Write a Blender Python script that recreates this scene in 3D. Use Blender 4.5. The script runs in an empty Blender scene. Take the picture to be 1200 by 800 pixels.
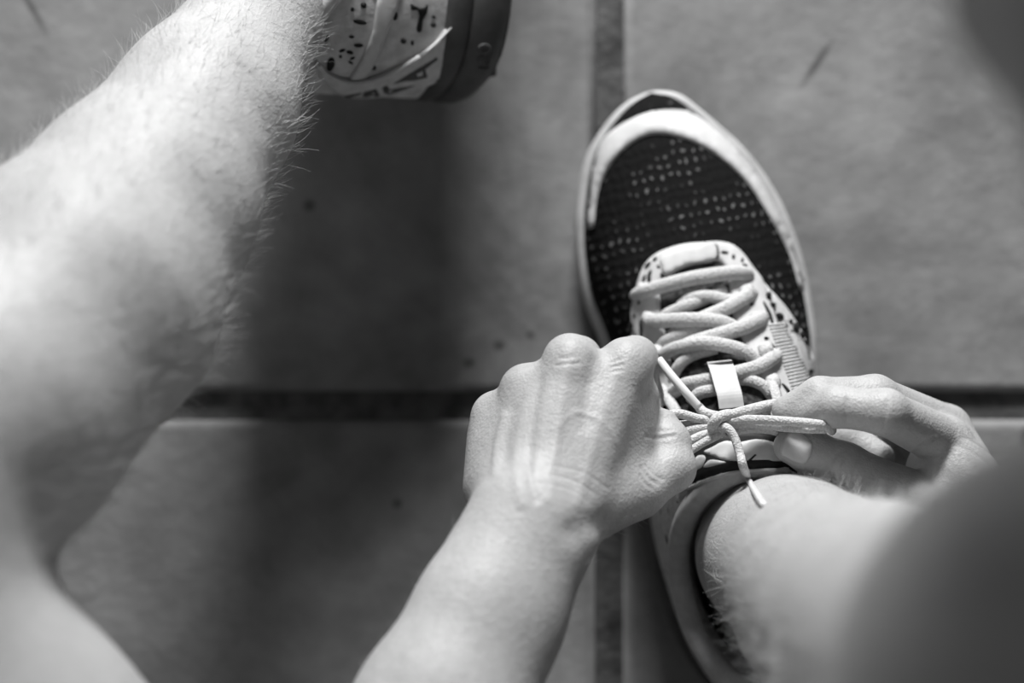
import bpy, bmesh, math, random
import numpy as np
from mathutils import Vector
from mathutils.bvhtree import BVHTree
from mathutils.geometry import delaunay_2d_cdt

random.seed(7)
rng = np.random.default_rng(11)
S = bpy.context.scene
COL = S.collection

# ------------------------------------------------------------------ camera, light, exposure
CAM_Z = 104.0          # camera height over the floor, centimetres
FPX = 2496.0           # focal length in pixels of the 1200 wide frame
cam = bpy.data.cameras.new('camera')
cam.sensor_width = 36.0
cam.lens = FPX / 1200.0 * 36.0
cam.clip_start = 0.02
cam.dof.use_dof = True
cam.dof.focus_distance = (CAM_Z - 13.5) * 0.01
cam.dof.aperture_fstop = 2.9
camo = bpy.data.objects.new('camera', cam)
COL.objects.link(camo)
camo.location = (0, 0, CAM_Z * 0.01)
camo.rotation_euler = (0, 0, 0)
S.camera = camo

W = bpy.data.worlds.new('room_light')
S.world = W
W.use_nodes = True
W.node_tree.nodes['Background'].inputs[0].default_value = (1, 1, 1, 1)
W.node_tree.nodes['Background'].inputs[1].default_value = 0.025


def area(name, loc, target, size, energy):
    l = bpy.data.lights.new(name, 'AREA')
    l.shape = 'RECTANGLE'
    l.size, l.size_y = size
    l.energy = energy
    o = bpy.data.objects.new(name, l)
    COL.objects.link(o)
    o.location = loc
    o.rotation_euler = (Vector(target) - Vector(loc)).to_track_quat('-Z', 'Y').to_euler()
    return o


area('window_daylight', (0.0, 1.6, 0.55), (0, 0, 0.1), (0.44, 0.34), 57)
area('side_fill', (-1.3, 0.3, 1.7), (0, 0, 0.1), (0.9, 0.9), 3)  # added fill with no visible source, brightens thigh and forearms from upper left
S.view_settings.view_transform = 'Standard'
S.view_settings.look = 'None'
S.view_settings.gamma = 1.0
S.view_settings.use_curve_mapping = False
S.view_settings.exposure = 0.0

# ------------------------------------------------------------------ small helpers (all lengths in centimetres)


def at(u, v, z):
    """the point at height z that the photograph shows at (u, v)"""
    k = (CAM_Z - z) / FPX
    return np.array([(u - 600.0) * k, (400.0 - v) * k, z])


def empty(name, loc, label=None, cat=None, group=None):
    o = bpy.data.objects.new(name, None)
    COL.objects.link(o)
    o.location = tuple(np.array(loc) * 0.01)
    o.empty_display_size = 0.05
    if label:
        o['label'] = label
    if cat:
        o['category'] = cat
    if group:
        o['group'] = group
    return o


def mesh(name, verts, faces, mat, parent=None, smooth=True, label=None, kind=None):
    v = np.asarray(verts, float) * 0.01
    if parent is not None:
        base = np.zeros(3)
        p = parent
        while p is not None:
            base += np.array(p.location)
            p = p.parent
        v = v - base
    me = bpy.data.meshes.new(name)
    me.from_pydata(v.tolist() if len(v) < 200000 else v, [], faces if isinstance(faces, list) else faces.tolist())
    me.polygons.foreach_set('use_smooth', np.full(len(me.polygons), smooth))
    me.materials.append(mat)
    me.update()
    o = bpy.data.objects.new(name, me)
    COL.objects.link(o)
    if parent is not None:
        o.parent = parent
    if label:
        o['label'] = label
    if kind:
        o['kind'] = kind
    return o


class MB:
    def __init__(self):
        self.v, self.f = [], []

    def add(self, v, f):
        n = len(self.v)
        self.v += [tuple(p) for p in v]
        self.f += [tuple(i + n for i in q) for q in f]

    def build(self, name, mat, parent=None, **k):
        return mesh(name, self.v, self.f, mat, parent, **k)


def catmull(pts, n=8, closed=False):
    pts = np.asarray(pts, float)
    N = len(pts)
    out = []
    for i in range(N if closed else N - 1):
        if closed:
            a, b, c, d = pts[(i - 1) % N], pts[i], pts[(i + 1) % N], pts[(i + 2) % N]
        else:
            b, c = pts[i], pts[i + 1]
            a = pts[i - 1] if i > 0 else 2 * b - c
            d = pts[i + 2] if i + 2 < N else 2 * c - b
        for t in np.linspace(0, 1, n, endpoint=False):
            out.append(0.5 * (2 * b + (c - a) * t + (2 * a - 5 * b + 4 * c - d) * t * t + (3 * b - a - 3 * c + d) * t ** 3))
    if not closed:
        out.append(pts[-1])
    return np.array(out)


def tube(path, r, sides=8, flat=1.0, up=(0, 0, 1), closed=False, caps=True, flats=None):
    """a tube of radius r (number or one per point); flat squashes it along `up`"""
    P = np.asarray(path, float)
    n = len(P)
    R = np.full(n, r) if np.isscalar(r) else np.asarray(r, float)
    up = np.asarray(up, float)
    if closed:
        T = np.roll(P, -1, 0) - np.roll(P, 1, 0)
    else:
        T = np.gradient(P, axis=0)
    T /= np.linalg.norm(T, axis=1)[:, None] + 1e-9
    V = []
    for i in range(n):
        u = up - T[i] * up.dot(T[i])
        l = np.linalg.norm(u)
        if l < 0.05:
            u = np.cross(T[i], (1, 0, 0))
            l = np.linalg.norm(u)
        u /= l
        s = np.cross(T[i], u)
        for j in range(sides):
            a = 2 * math.pi * j / sides
            V.append(P[i] + R[i] * (s * math.cos(a) + u * math.sin(a) * flat))
    F = []
    for i in range(n if closed else n - 1):
        k = (i + 1) % n
        for j in range(sides):
            F.append((i * sides + j, i * sides + (j + 1) % sides, k * sides + (j + 1) % sides, k * sides + j))
    if caps and not closed:
        F.append(tuple(range(sides - 1, -1, -1)))
        F.append(tuple((n - 1) * sides + j for j in range(sides)))
    return V, F


# ------------------------------------------------------------------ materials


def material(name, col, rough=0.7, build=None, spec=0.3, sss=0.0):
    m = bpy.data.materials.new(name)
    m.use_nodes = True
    b = m.node_tree.nodes['Principled BSDF']
    c = (col, col, col, 1)
    b.inputs['Base Color'].default_value = c
    b.inputs['Roughness'].default_value = rough
    b.inputs['Specular IOR Level'].default_value = spec
    if sss:
        b.inputs['Subsurface Weight'].default_value = sss
        b.inputs['Subsurface Radius'].default_value = (1, 1, 1)
        b.inputs['Subsurface Scale'].default_value = 0.003
    if build:
        build(m.node_tree, b)
    return m


def N(t, kind, **props):
    n = t.nodes.new(kind)
    for k, v in props.items():
        setattr(n, k, v)
    return n


def coords(t, which='Object'):
    return N(t, 'ShaderNodeTexCoord').outputs[which]


def noise(t, vec, scale, detail=3, rough=0.55):
    n = N(t, 'ShaderNodeTexNoise')
    n.inputs['Scale'].default_value = scale
    n.inputs['Detail'].default_value = detail
    n.inputs['Roughness'].default_value = rough
    t.links.new(vec, n.inputs['Vector'])
    return n.outputs['Fac']


def ramp(t, fac, stops):
    r = N(t, 'ShaderNodeValToRGB')
    e = r.color_ramp.elements
    while len(e) < len(stops):
        e.new(0.5)
    for el, (p, c) in zip(e, stops):
        el.position = p
        el.color = (c, c, c, 1)
    t.links.new(fac, r.inputs['Fac'])
    return r.outputs['Color']


def mul(t, a, b, op='MULTIPLY'):
    n = N(t, 'ShaderNodeMath', operation=op)
    for i, x in enumerate((a, b)):
        if isinstance(x, (int, float)):
            n.inputs[i].default_value = x
        else:
            t.links.new(x, n.inputs[i])
    return n.outputs[0]


def bump(t, b, h, strength, dist=0.001):
    n = N(t, 'ShaderNodeBump')
    n.inputs['Strength'].default_value = strength
    n.inputs['Distance'].default_value = dist
    t.links.new(h, n.inputs['Height'])
    t.links.new(n.outputs['Normal'], b.inputs['Normal'])


def tile_nodes(t, b):
    geo = N(t, 'ShaderNodeNewGeometry').outputs['Position']
    oi = N(t, 'ShaderNodeObjectInfo')
    big = ramp(t, noise(t, geo, 13, 6, 0.62), [(0.3, 0.185), (0.7, 0.345)])
    fine = ramp(t, noise(t, geo, 55, 4, 0.6), [(0.35, 0.88), (0.65, 1.08)])
    rv = mul(t, mul(t, oi.outputs['Random'], 0.06), 0.97, 'ADD')
    c = mul(t, mul(t, big, fine), rv)
    # small firing pits, sparse
    vo = N(t, 'ShaderNodeTexVoronoi')
    vo.inputs['Scale'].default_value = 16
    t.links.new(geo, vo.inputs['Vector'])
    thr = N(t, 'ShaderNodeSeparateColor')
    t.links.new(vo.outputs['Color'], thr.inputs['Color'])
    size = ramp(t, thr.outputs[0], [(0.80, 0.0), (1.0, 0.055)])
    pit = mul(t, mul(t, size, vo.outputs['Distance'], 'SUBTRACT'), 30, 'MULTIPLY')
    pitc = ramp(t, pit, [(0.0, 1.0), (0.35, 0.35)])
    c = mul(t, c, pitc)
    # scorch marks with a shape of their own
    marks = [(-9.9, 6.65, .25, .25, 0), (-.62, -.2, .25, .2, 0), (-2.1, -1.05, .25, .2, 0), (-5.6, -7.9, .2, .2, 0),
             (14.9, 13.6, 1.1, .16, 56), (-23.4, 16.2, 1.1, .14, -60), (.9, .3, .15, .15, 0), (25.2, -4.8, .3, .5, 0)]
    for x, y, rx, ry, ang in marks:
        mp = N(t, 'ShaderNodeMapping', vector_type='TEXTURE')
        mp.inputs['Location'].default_value = (x * .01, y * .01, 0)
        mp.inputs['Rotation'].default_value = (0, 0, math.radians(ang))
        mp.inputs['Scale'].default_value = (rx * .02, ry * .02, 10)
        t.links.new(geo, mp.inputs['Vector'])
        ln = N(t, 'ShaderNodeVectorMath', operation='LENGTH')
        t.links.new(mp.outputs[0], ln.inputs[0])
        c = mul(t, c, ramp(t, ln.outputs['Value'], [(0.25, 0.42), (0.8, 1.0)]))
    t.links.new(c, b.inputs['Base Color'])
    bump(t, b, noise(t, geo, 120, 4), 0.25, 0.002)


def grout_nodes(t, b):
    geo = N(t, 'ShaderNodeNewGeometry').outputs['Position']
    c = ramp(t, noise(t, geo, 70, 4, 0.65), [(0.3, 0.05), (0.7, 0.16)])
    t.links.new(c, b.inputs['Base Color'])
    bump(t, b, noise(t, geo, 300, 3), 0.5, 0.002)


def skin_nodes(t, b):
    o = coords(t)
    big = ramp(t, noise(t, o, 30, 4, 0.6), [(0.3, 0.35), (0.7, 0.42)])
    fine = ramp(t, noise(t, o, 260, 3, 0.6), [(0.3, 0.93), (0.7, 1.05)])
    t.links.new(mul(t, big, fine), b.inputs['Base Color'])
    vo = N(t, 'ShaderNodeTexVoronoi')
    vo.inputs['Scale'].default_value = 900
    t.links.new(o, vo.inputs['Vector'])
    h = mul(t, noise(t, o, 420, 4), mul(t, vo.outputs['Distance'], 0.5), 'ADD')
    bump(t, b, h, 0.35, 0.0009)


def mesh_nodes(t, b):
    o = coords(t)
    sep = N(t, 'ShaderNodeSeparateXYZ')
    mp = N(t, 'ShaderNodeMapping')
    mp.inputs['Rotation'].default_value = (0, 0, math.radians(-12))
    wob = N(t, 'ShaderNodeTexNoise')
    wob.inputs['Scale'].default_value = 140
    t.links.new(o, wob.inputs['Vector'])
    sc = N(t, 'ShaderNodeVectorMath', operation='MULTIPLY_ADD')
    t.links.new(wob.outputs['Color'], sc.inputs[0])
    sc.inputs[1].default_value = (.006, .006, 0)
    t.links.new(o, sc.inputs[2])
    t.links.new(sc.outputs[0], mp.inputs['Vector'])
    t.links.new(mp.outputs[0], sep.inputs[0])
    fx = mul(t, sep.outputs[0], 2 * math.pi / 0.0084)
    fy = mul(t, sep.outputs[1], 2 * math.pi / 0.0100)
    sn = lambda x: mul(t, x, 0, 'SINE')
    a = sn(mul(t, fx, fy, 'ADD'))
    c2 = sn(mul(t, fx, fy, 'SUBTRACT'))
    d = mul(t, a, c2)
    hole = ramp(t, d, [(0.62, 0.0), (0.9, 1.0)])
    patch = ramp(t, noise(t, o, 48, 2), [(0.44, 0.0), (0.60, 1.0)])
    col = mul(t, mul(t, hole, patch), 0.13)
    col = mul(t, col, 0.009, 'ADD')
    t.links.new(col, b.inputs['Base Color'])
    bump(t, b, d, 0.25, 0.001)


def speckle_nodes(t, b):
    o = coords(t)
    n1 = noise(t, o, 170, 3, 0.6)
    n2 = noise(t, o, 60, 2)
    f = mul(t, n1, mul(t, n2, 0.35), 'ADD')
    c = ramp(t, f, [(0.795, 0.60), (0.83, 0.035)])
    g = ramp(t, noise(t, o, 320, 2), [(0.4, 0.82), (0.6, 1.0)])
    t.links.new(mul(t, c, g), b.inputs['Base Color'])
    bump(t, b, noise(t, o, 900, 2), 0.25, 0.0006)


def cloth_nodes(scale, strength, lo, hi):
    def f(t, b):
        o = coords(t)
        c = ramp(t, noise(t, o, scale, 3), [(0.35, lo), (0.65, hi)])
        t.links.new(c, b.inputs['Base Color'])
        bump(t, b, noise(t, o, scale * 4, 2), strength, 0.0006)
    return f


def lace_nodes(t, b):
    o = coords(t)
    w = N(t, 'ShaderNodeTexVoronoi')
    w.inputs['Scale'].default_value = 1100
    t.links.new(o, w.inputs['Vector'])
    c = ramp(t, w.outputs['Distance'], [(0.1, 0.62), (0.9, 0.42)])
    t.links.new(c, b.inputs['Base Color'])
    bump(t, b, w.outputs['Distance'], 0.5, 0.0007)


M = dict(
    tile=material('terracotta_tile', 0.2, 0.62, tile_nodes, 0.35),
    grout=material('grout', 0.1, 0.95, grout_nodes, 0.1),
    skin=material('skin', 0.55, 0.5, skin_nodes, 0.35, sss=0.25),
    nail=material('nail', 0.5, 0.3, cloth_nodes(90, 0.02, 0.45, 0.52), 0.4),
    leghair=material('fine_hair', 0.55, 0.4, cloth_nodes(20, 0.0, 0.4, 0.6), 0.4),
    hair=material('dark_hair', 0.02, 0.55, cloth_nodes(60, 0.0, 0.012, 0.035), 0.25),
    mesh=material('dark_knit', 0.02, 0.9, mesh_nodes, 0.05),
    tongue=material('dark_spacer_mesh', 0.03, 0.9, cloth_nodes(330, 0.6, 0.012, 0.075), 0.15),
    white=material('white_overlay', 0.66, 0.55, cloth_nodes(130, 0.12, 0.52, 0.60), 0.3),
    rubber=material('white_rubber', 0.62, 0.5, cloth_nodes(80, 0.05, 0.46, 0.58), 0.35),
    speckle=material('speckled_knit', 0.6, 0.7, speckle_nodes, 0.2),
    rib=material('ribbed_mesh', 0.5, 0.7, cloth_nodes(220, 0.2, 0.50, 0.62), 0.2),
    grey=material('grey_foam', 0.085, 0.6, cloth_nodes(70, 0.1, 0.06, 0.09), 0.3),
    black=material('black_rubber', 0.012, 0.6, cloth_nodes(90, 0.05, 0.009, 0.016), 0.25),
    lining=material('lining_knit', 0.4, 0.85, cloth_nodes(240, 0.4, 0.34, 0.56), 0.15),
    quarter=material('quarter_knit', 0.55, 0.75, cloth_nodes(150, 0.4, 0.46, 0.64), 0.2),
    collar=material('collar_knit', 0.5, 0.75, cloth_nodes(200, 0.25, 0.50, 0.60), 0.2),
    lace=material('braided_lace', 0.62, 0.7, lace_nodes, 0.25),
    aglet=material('clear_aglet', 0.72, 0.25, cloth_nodes(90, 0.02, 0.66, 0.74), 0.5),
    shirt=material('cotton', 0.2, 0.9, cloth_nodes(200, 0.2, 0.18, 0.22), 0.1),
    shorts=material('shorts_cloth', 0.05, 0.9, cloth_nodes(200, 0.2, 0.04, 0.06), 0.1),
)

# ------------------------------------------------------------------ floor of separate tiles
GX, GY = at(714.5, 0, -.2)[0], at(0, 475.5, -.2)[1]      # where the joints cross
TILE, JOINT = 33.0, 1.38
PITCH = TILE + JOINT
NT = 4
span = NT * PITCH
floor = mesh('floor', [(GX - span, GY - span, -.45), (GX + span, GY - span, -.45), (GX + span, GY + span, -.45), (GX - span, GY + span, -.45),
                       (GX - span, GY - span, -3), (GX + span, GY - span, -3), (GX + span, GY + span, -3), (GX - span, GY + span, -3)],
             [(0, 1, 2, 3), (7, 6, 5, 4), (0, 4, 5, 1), (1, 5, 6, 2), (2, 6, 7, 3), (3, 7, 4, 0)], M['grout'], smooth=False)
floor['kind'] = 'structure'


def tile_mesh():
    bm = bmesh.new()
    h = TILE / 2 * .01
    vs = [bm.verts.new((x * h, y * h, z)) for z in (-.012, 0) for x, y in ((-1, -1), (1, -1), (1, 1), (-1, 1))]
    top = bm.faces.new(vs[4:])
    for i in range(4):
        bm.faces.new((vs[i], vs[(i + 1) % 4], vs[4 + (i + 1) % 4], vs[4 + i]))
    bmesh.ops.bevel(bm, geom=[e for e in bm.edges if e.verts[0].co.z > -.001 and e.verts[1].co.z > -.001], offset=.0045, segments=3,
                    profile=.55, affect='EDGES', clamp_overlap=True)
    me = bpy.data.meshes.new('tile')
    bm.to_mesh(me)
    bm.free()
    for p in me.polygons:
        p.use_smooth = len(p.vertices) == 4 and p.area < .02
    me.materials.append(M['tile'])
    return me


TM = tile_mesh()
for i in range(-NT, NT):
    for j in range(-NT, NT):
        o = bpy.data.objects.new('tile', TM)
        COL.objects.link(o)
        o.parent = floor
        o.location = ((GX + (i + .5) * PITCH) * .01, (GY + (j + .5) * PITCH) * .01, random.uniform(-.0006, 0))
        o.rotation_euler = (random.uniform(-1, 1) * .0008, random.uniform(-1, 1) * .0008, random.uniform(-1, 1) * .001)

# ------------------------------------------------------------------ the person: one continuous surface from a distance field
BIG = 1e3


def smin(a, b, k):
    h = np.maximum(k - np.abs(a - b), 0.0) / k
    return np.minimum(a, b) - h * h * k * 0.25


class Prim:
    def __init__(self, a, b, ra, rb, k=1.0, n=None, f=1.0):
        self.a, self.b = np.array(a, float), np.array(b, float)
        self.ra, self.rb, self.k, self.f = ra, rb, k, f
        self.n = None if n is None else np.array(n, float) / np.linalg.norm(n)

    def d(self, P):
        ab = self.b - self.a
        q = P - self.a
        t = np.clip(q @ ab / (ab @ ab + 1e-9), 0, 1)
        q = q - t[:, None] * ab
        r = self.ra + (self.rb - self.ra) * t
        if self.n is None:
            return np.sqrt((q * q).sum(1)) - r
        c = q @ self.n
        l2 = (q * q).sum(1) - c * c
        m = min(1.0, self.f)
        return (np.sqrt(np.maximum(l2, 0) + (c / self.f) ** 2) - r) * m


def chain(pts, k, n=None, f=1.0):
    """pts: (x, y, z, r) joints"""
    return [Prim(p[:3], q[:3], p[3], q[3], k, n, f) for p, q in zip(pts[:-1], pts[1:])]


G = {}
# torso: leaning forward over the knees, outside the frame
G['torso'] = (chain([(7, -45, 20, 12), (8, -42, 32, 12), (12, -34, 42, 13), (16, -25, 48, 9.5)], 3, (1, 0, 0), 1.2)
              + chain([(1, -26, 47.5, 6.0), (16, -23, 50, 6.5), (30, -21, 48, 6.2)], 3)
              + [Prim((-1, -44, 20), (16, -46, 20), 9.5, 9.5, 4)]
              + [Prim((18, -19, 51), (19.4, -5, 53.5), 5.2, 4.8, 2)])
# left leg
aL, kL = np.array([-11.6, 15.1, 10.0]), np.array([-23.6, -7.1, 30.0])
nL = np.array([.795, -.607, 0])
lp = lambda t, off, r: tuple(aL + (kL - aL) * t + nL * off) + (r,)
ankL = np.array([-10.8, 17.9, 7.2])
G['legL'] = (chain([(-9.2, 18.3, 5.6, 2.5), tuple(ankL) + (2.5,), lp(0, .75, 2.65), lp(.2, 1.35, 3.75), lp(.4, 1.6, 4.65), lp(.56, 1.65, 5.6), lp(.76, 1.2, 5.6), lp(.95, .2, 5.2)], .9)
             + chain([lp(.98, -1.2, 5.3), (-18.7, -16.3, 27.5, 6.2), (-2, -41, 20, 9)], 2)
             + [Prim(tuple(kL + np.array([-1.0, 1.5, 2.2])), tuple(kL + np.array([-1.6, .9, 2.4])), 4.2, 4.2, 2)]
             + chain([(-6.2, 15.2, 5.0, 2.2), (-5.8, 20, 4.9, 2.4), (-4.2, 29, 5.0, 2.2), (-3.6, 36, 5.0, 1.5)], 1))
# right leg, shin leaning out to the knee
G['legR'] = (chain([(11.9, -9.9, 5.5, 3.1), (11.8, -9.3, 10, 3.6), (11.95, -9.4, 13.5, 3.65), (12.4, -9.75, 19, 3.75), (13.3, -9.95, 28, 4.2), (14.0, -9.7, 40, 4.9), (14.3, -9.2, 49, 5.5)], .5)
             + chain([(12.6, -11.2, 20, 3.4), (13.8, -12.6, 31, 4.5), (14.4, -12.2, 41, 4.6)], 1.2)
             + chain([(14.3, -9.3, 49.5, 5.6), (15.4, -20, 42, 6.8), (16.5, -43, 20, 9)], 2)
             + [Prim((14.3, -7.2, 49), (14.3, -7.1, 50.5), 4.3, 4.3, 2)]
             + chain([(12.1, -13, 5, 2.5), (11.4, -8, 5.2, 2.8), (9.6, -1, 3.9, 2.0), (8.6, 4, 3.6, 1.2)], 1))
# head, bent down over the shoe
hc, hf, hu = np.array([14.4, 18.1, 56.0]), np.array([-.1, -.22, -.97]), np.array([0, .975, -.22])
hf /= np.linalg.norm(hf)
hu -= hf * hu.dot(hf)
hu /= np.linalg.norm(hu)
hs = np.cross(hf, hu)
H = lambda s, f, u: hc + hs * s + hf * f + hu * u
G['head'] = [Prim(H(0, -1.6, 2.2), H(0, 1.2, 2.6), 8.6, 8.2, 2, hs, .9),
             Prim(H(0, 2.5, -3.5), H(0, 5.6, -8.2), 6.3, 3.4, 3, hs, .95),
             Prim(H(0, 9.1, .2), H(0, 10.6, -2.6), .8, 1.25, 1.2),
             Prim(H(0, 8.3, 1.9), H(0, 8.0, 2.4), 1.3, 3.0, 2),
             Prim(H(-1.7, 8.2, -5.2), H(1.7, 8.2, -5.2), .75, .75, .7),
             Prim(H(-3, 8.0, .9), H(-3.3, 8.0, .9), 1.2, 1.2, .5), Prim(H(3, 8.0, .9), H(3.3, 8.0, .9), 1.2, 1.2, .5),
             Prim(H(-7.6, -.2, 1), H(-7.8, .4, -2.4), 1.5, .9, .6, hs, .5), Prim(H(7.6, -.2, 1), H(7.8, .4, -2.4), 1.5, .9, .6, hs, .5),
             Prim((19.4, -5, 53.5), H(0, -1, -5), 4.8, 5.2, 2)]
# left arm and palm
wL, eL = (.8, -7.5, 18.0), (-9.2, -27.0, 28.5)
fl = lambda t: tuple(np.array(wL) + (np.array(eL) - np.array(wL)) * t)
Lm = dict(i=(4.8, -.95, 14.6), m=(2.42, -.8, 15.2), r=(.55, -2.0, 14.6), p=(-.72, -3.15, 13.4))
nw = (.25, .35, .9)
G['armL'] = (chain([fl(0) + (2.75,), fl(.18) + (2.75,), fl(.35) + (3.2,), fl(.65) + (4.1,), fl(1) + (4.0,)], 1.2, nw, .82)
             + chain([eL + (4.0,), (-5, -26, 38, 4.9), (1, -26, 47.5, 5.6)], 2)
             + [Prim((2.1, -6.6, 17.3), Lm['i'], 1.35, 1.08, .8), Prim((1.2, -6.3, 17.6), Lm['m'], 1.35, 1.1, .8),
                Prim((.3, -6.4, 17.1), Lm['r'], 1.3, 1.0, .8), Prim((-.4, -6.5, 16.2), Lm['p'], 1.3, .95, .8),
                Prim((-.75, -6.2, 15.0), (-.75, -4.4, 13.4), 1.25, 1.1, .9),                  # edge of the palm below the little finger
                Prim((2.2, -6.0, 15.6), (2.6, -2.5, 13.8), 1.6, 1.3, 1.0),
                Prim((2.6, -5.8, 16.8), (3.6, -1.9, 14.8), 1.3, 1.18, .8), Prim((1.1, -5.8, 17.0), (1.5, -2.2, 14.8), 1.3, 1.15, .8),
                Prim((-.1, -5.8, 16.3), (-.1, -3.2, 14.0), 1.2, 1.08, .8),
                Prim((3.7, -5.6, 15.0), (5.15, -2.3, 13.7), 1.35, 1.05, .9), Prim((5.1, -4.6, 13.6), (5.3, -2.4, 12.6), .95, .9, .8),
                Prim((2.6, -7.0, 16.6), (4.9, -6.2, 14.7), 1.45, 1.2, .9),                    # base of the thumb
                Prim((4.4, -5.4, 14.4), (4.6, -3.2, 14.2), 1.15, 1.0, .9),                    # web between thumb and index
                Prim((-1.1, -8.4, 18.5), (-1.1, -8.7, 18.6), .95, .95, 1.0)])                 # head of the ulna
for k, r in (('i', .6), ('m', .62), ('r', .5), ('p', .45)):                                 # knuckles
    c = np.array(Lm[k]) + np.array([.0, -.15, .42])
    G['armL'].append(Prim(c, c + np.array([0.02, -.1, .05]), r, r, .8))
FK = .28
G['L_index'] = chain([Lm['i'] + (1.06,), (5.35, -.75, 11.4, .95), (5.75, -2.4, 10.9, .82), (5.9, -3.8, 11.8, .68)], .3)
G['L_middle'] = chain([Lm['m'] + (1.05,), (2.9, -.75, 11.2, .95), (3.6, -2.5, 10.1, .85), (4.3, -3.6, 11.0, .7)], .3)
G['L_ring'] = chain([Lm['r'] + (.98,), (.9, -1.9, 10.8, .9), (1.8, -3.4, 9.7, .8), (2.7, -4.3, 10.7, .68)], .3)
G['L_pinky'] = chain([Lm['p'] + (.92,), (-.45, -3.1, 10.2, .78), (.5, -3.8, 9.3, .68), (1.3, -4.9, 10.2, .58)], .3)
G['L_thumb'] = chain([(3.3, -6.9, 16.0, 1.2), (5.3, -6.25, 14.6, 1.1), (6.75, -5.35, 13.7, 1.0), (6.72, -4.3, 13.2, .85), (6.5, -3.55, 12.8, .66)], .35)
# right arm and palm
wR, eR = (21.0, -9.8, 14.2), (30.5, -32, 24.5)
fr = lambda t: tuple(np.array(wR) + (np.array(eR) - np.array(wR)) * t)
Rm = dict(i=(18.7, -4.35, 11.9), m=(19.1, -3.9, 10.2), r=(19.7, -4.5, 8.6), p=(20.1, -5.7, 7.4))
G['armR'] = (chain([fr(0) + (2.6,), fr(.2) + (2.7,), fr(.4) + (3.3,), fr(.65) + (4.1,), fr(1) + (4.0,)], 1.2, (.8, -.2, .3), .85)
             + chain([eR + (4.0,), (30.5, -27, 38, 4.9), (30, -21, 48, 5.6)], 2)
             + [Prim((20.3, -8.4, 13.8), Rm['i'], 1.5, 1.12, .8), Prim((20.8, -8.0, 12.9), Rm['m'], 1.4, 1.1, .8),
                Prim((21.0, -8.2, 12.2), Rm['r'], 1.35, 1.05, .8), Prim((21.0, -8.8, 11.4), Rm['p'], 1.3, 1.0, .8),
                Prim((19.6, -8.8, 13.8), (17.0, -6.9, 13.4), 1.45, 1.15, .8), Prim((18.4, -6.3, 12.2), (18.4, -5.6, 11.0), 1.2, 1.2, .8)])
G['R_index'] = chain([Rm['i'] + (1.1,), (15.6, -2.95, 14.9, .95), (13.65, -2.75, 14.4, .84), (12.1, -3.25, 13.0, .64)], .3)
G['R_middle'] = chain([Rm['m'] + (1.1,), (15.5, -2.4, 13.0, .95), (13.1, -2.35, 13.3, .82), (11.75, -2.95, 12.9, .64)], .3)
G['R_ring'] = chain([Rm['r'] + (1.0,), (16.4, -2.9, 8.6, .88), (14.8, -4.2, 9.6, .78), (16.2, -5.1, 10.3, .64)], .3)
G['R_pinky'] = chain([Rm['p'] + (.9,), (17.3, -4.7, 7.0, .76), (16.0, -5.6, 7.9, .66), (17.0, -6.2, 8.8, .55)], .3)
G['R_thumb'] = chain([(18.4, -8.2, 13.4, 1.2), (16.75, -6.5, 13.0, 1.06), (14.15, -5.3, 13.2, .97), (12.8, -4.75, 12.95, .92), (11.95, -4.5, 12.65, .74)], .35)

PRIMS = [(g, p) for g, L in G.items() for p in L]
FEAT = []          # fine relief: (points, width, depth); depth > 0 cuts a crease, depth < 0 raises a vein or tendon
BLK = 2.4


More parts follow.
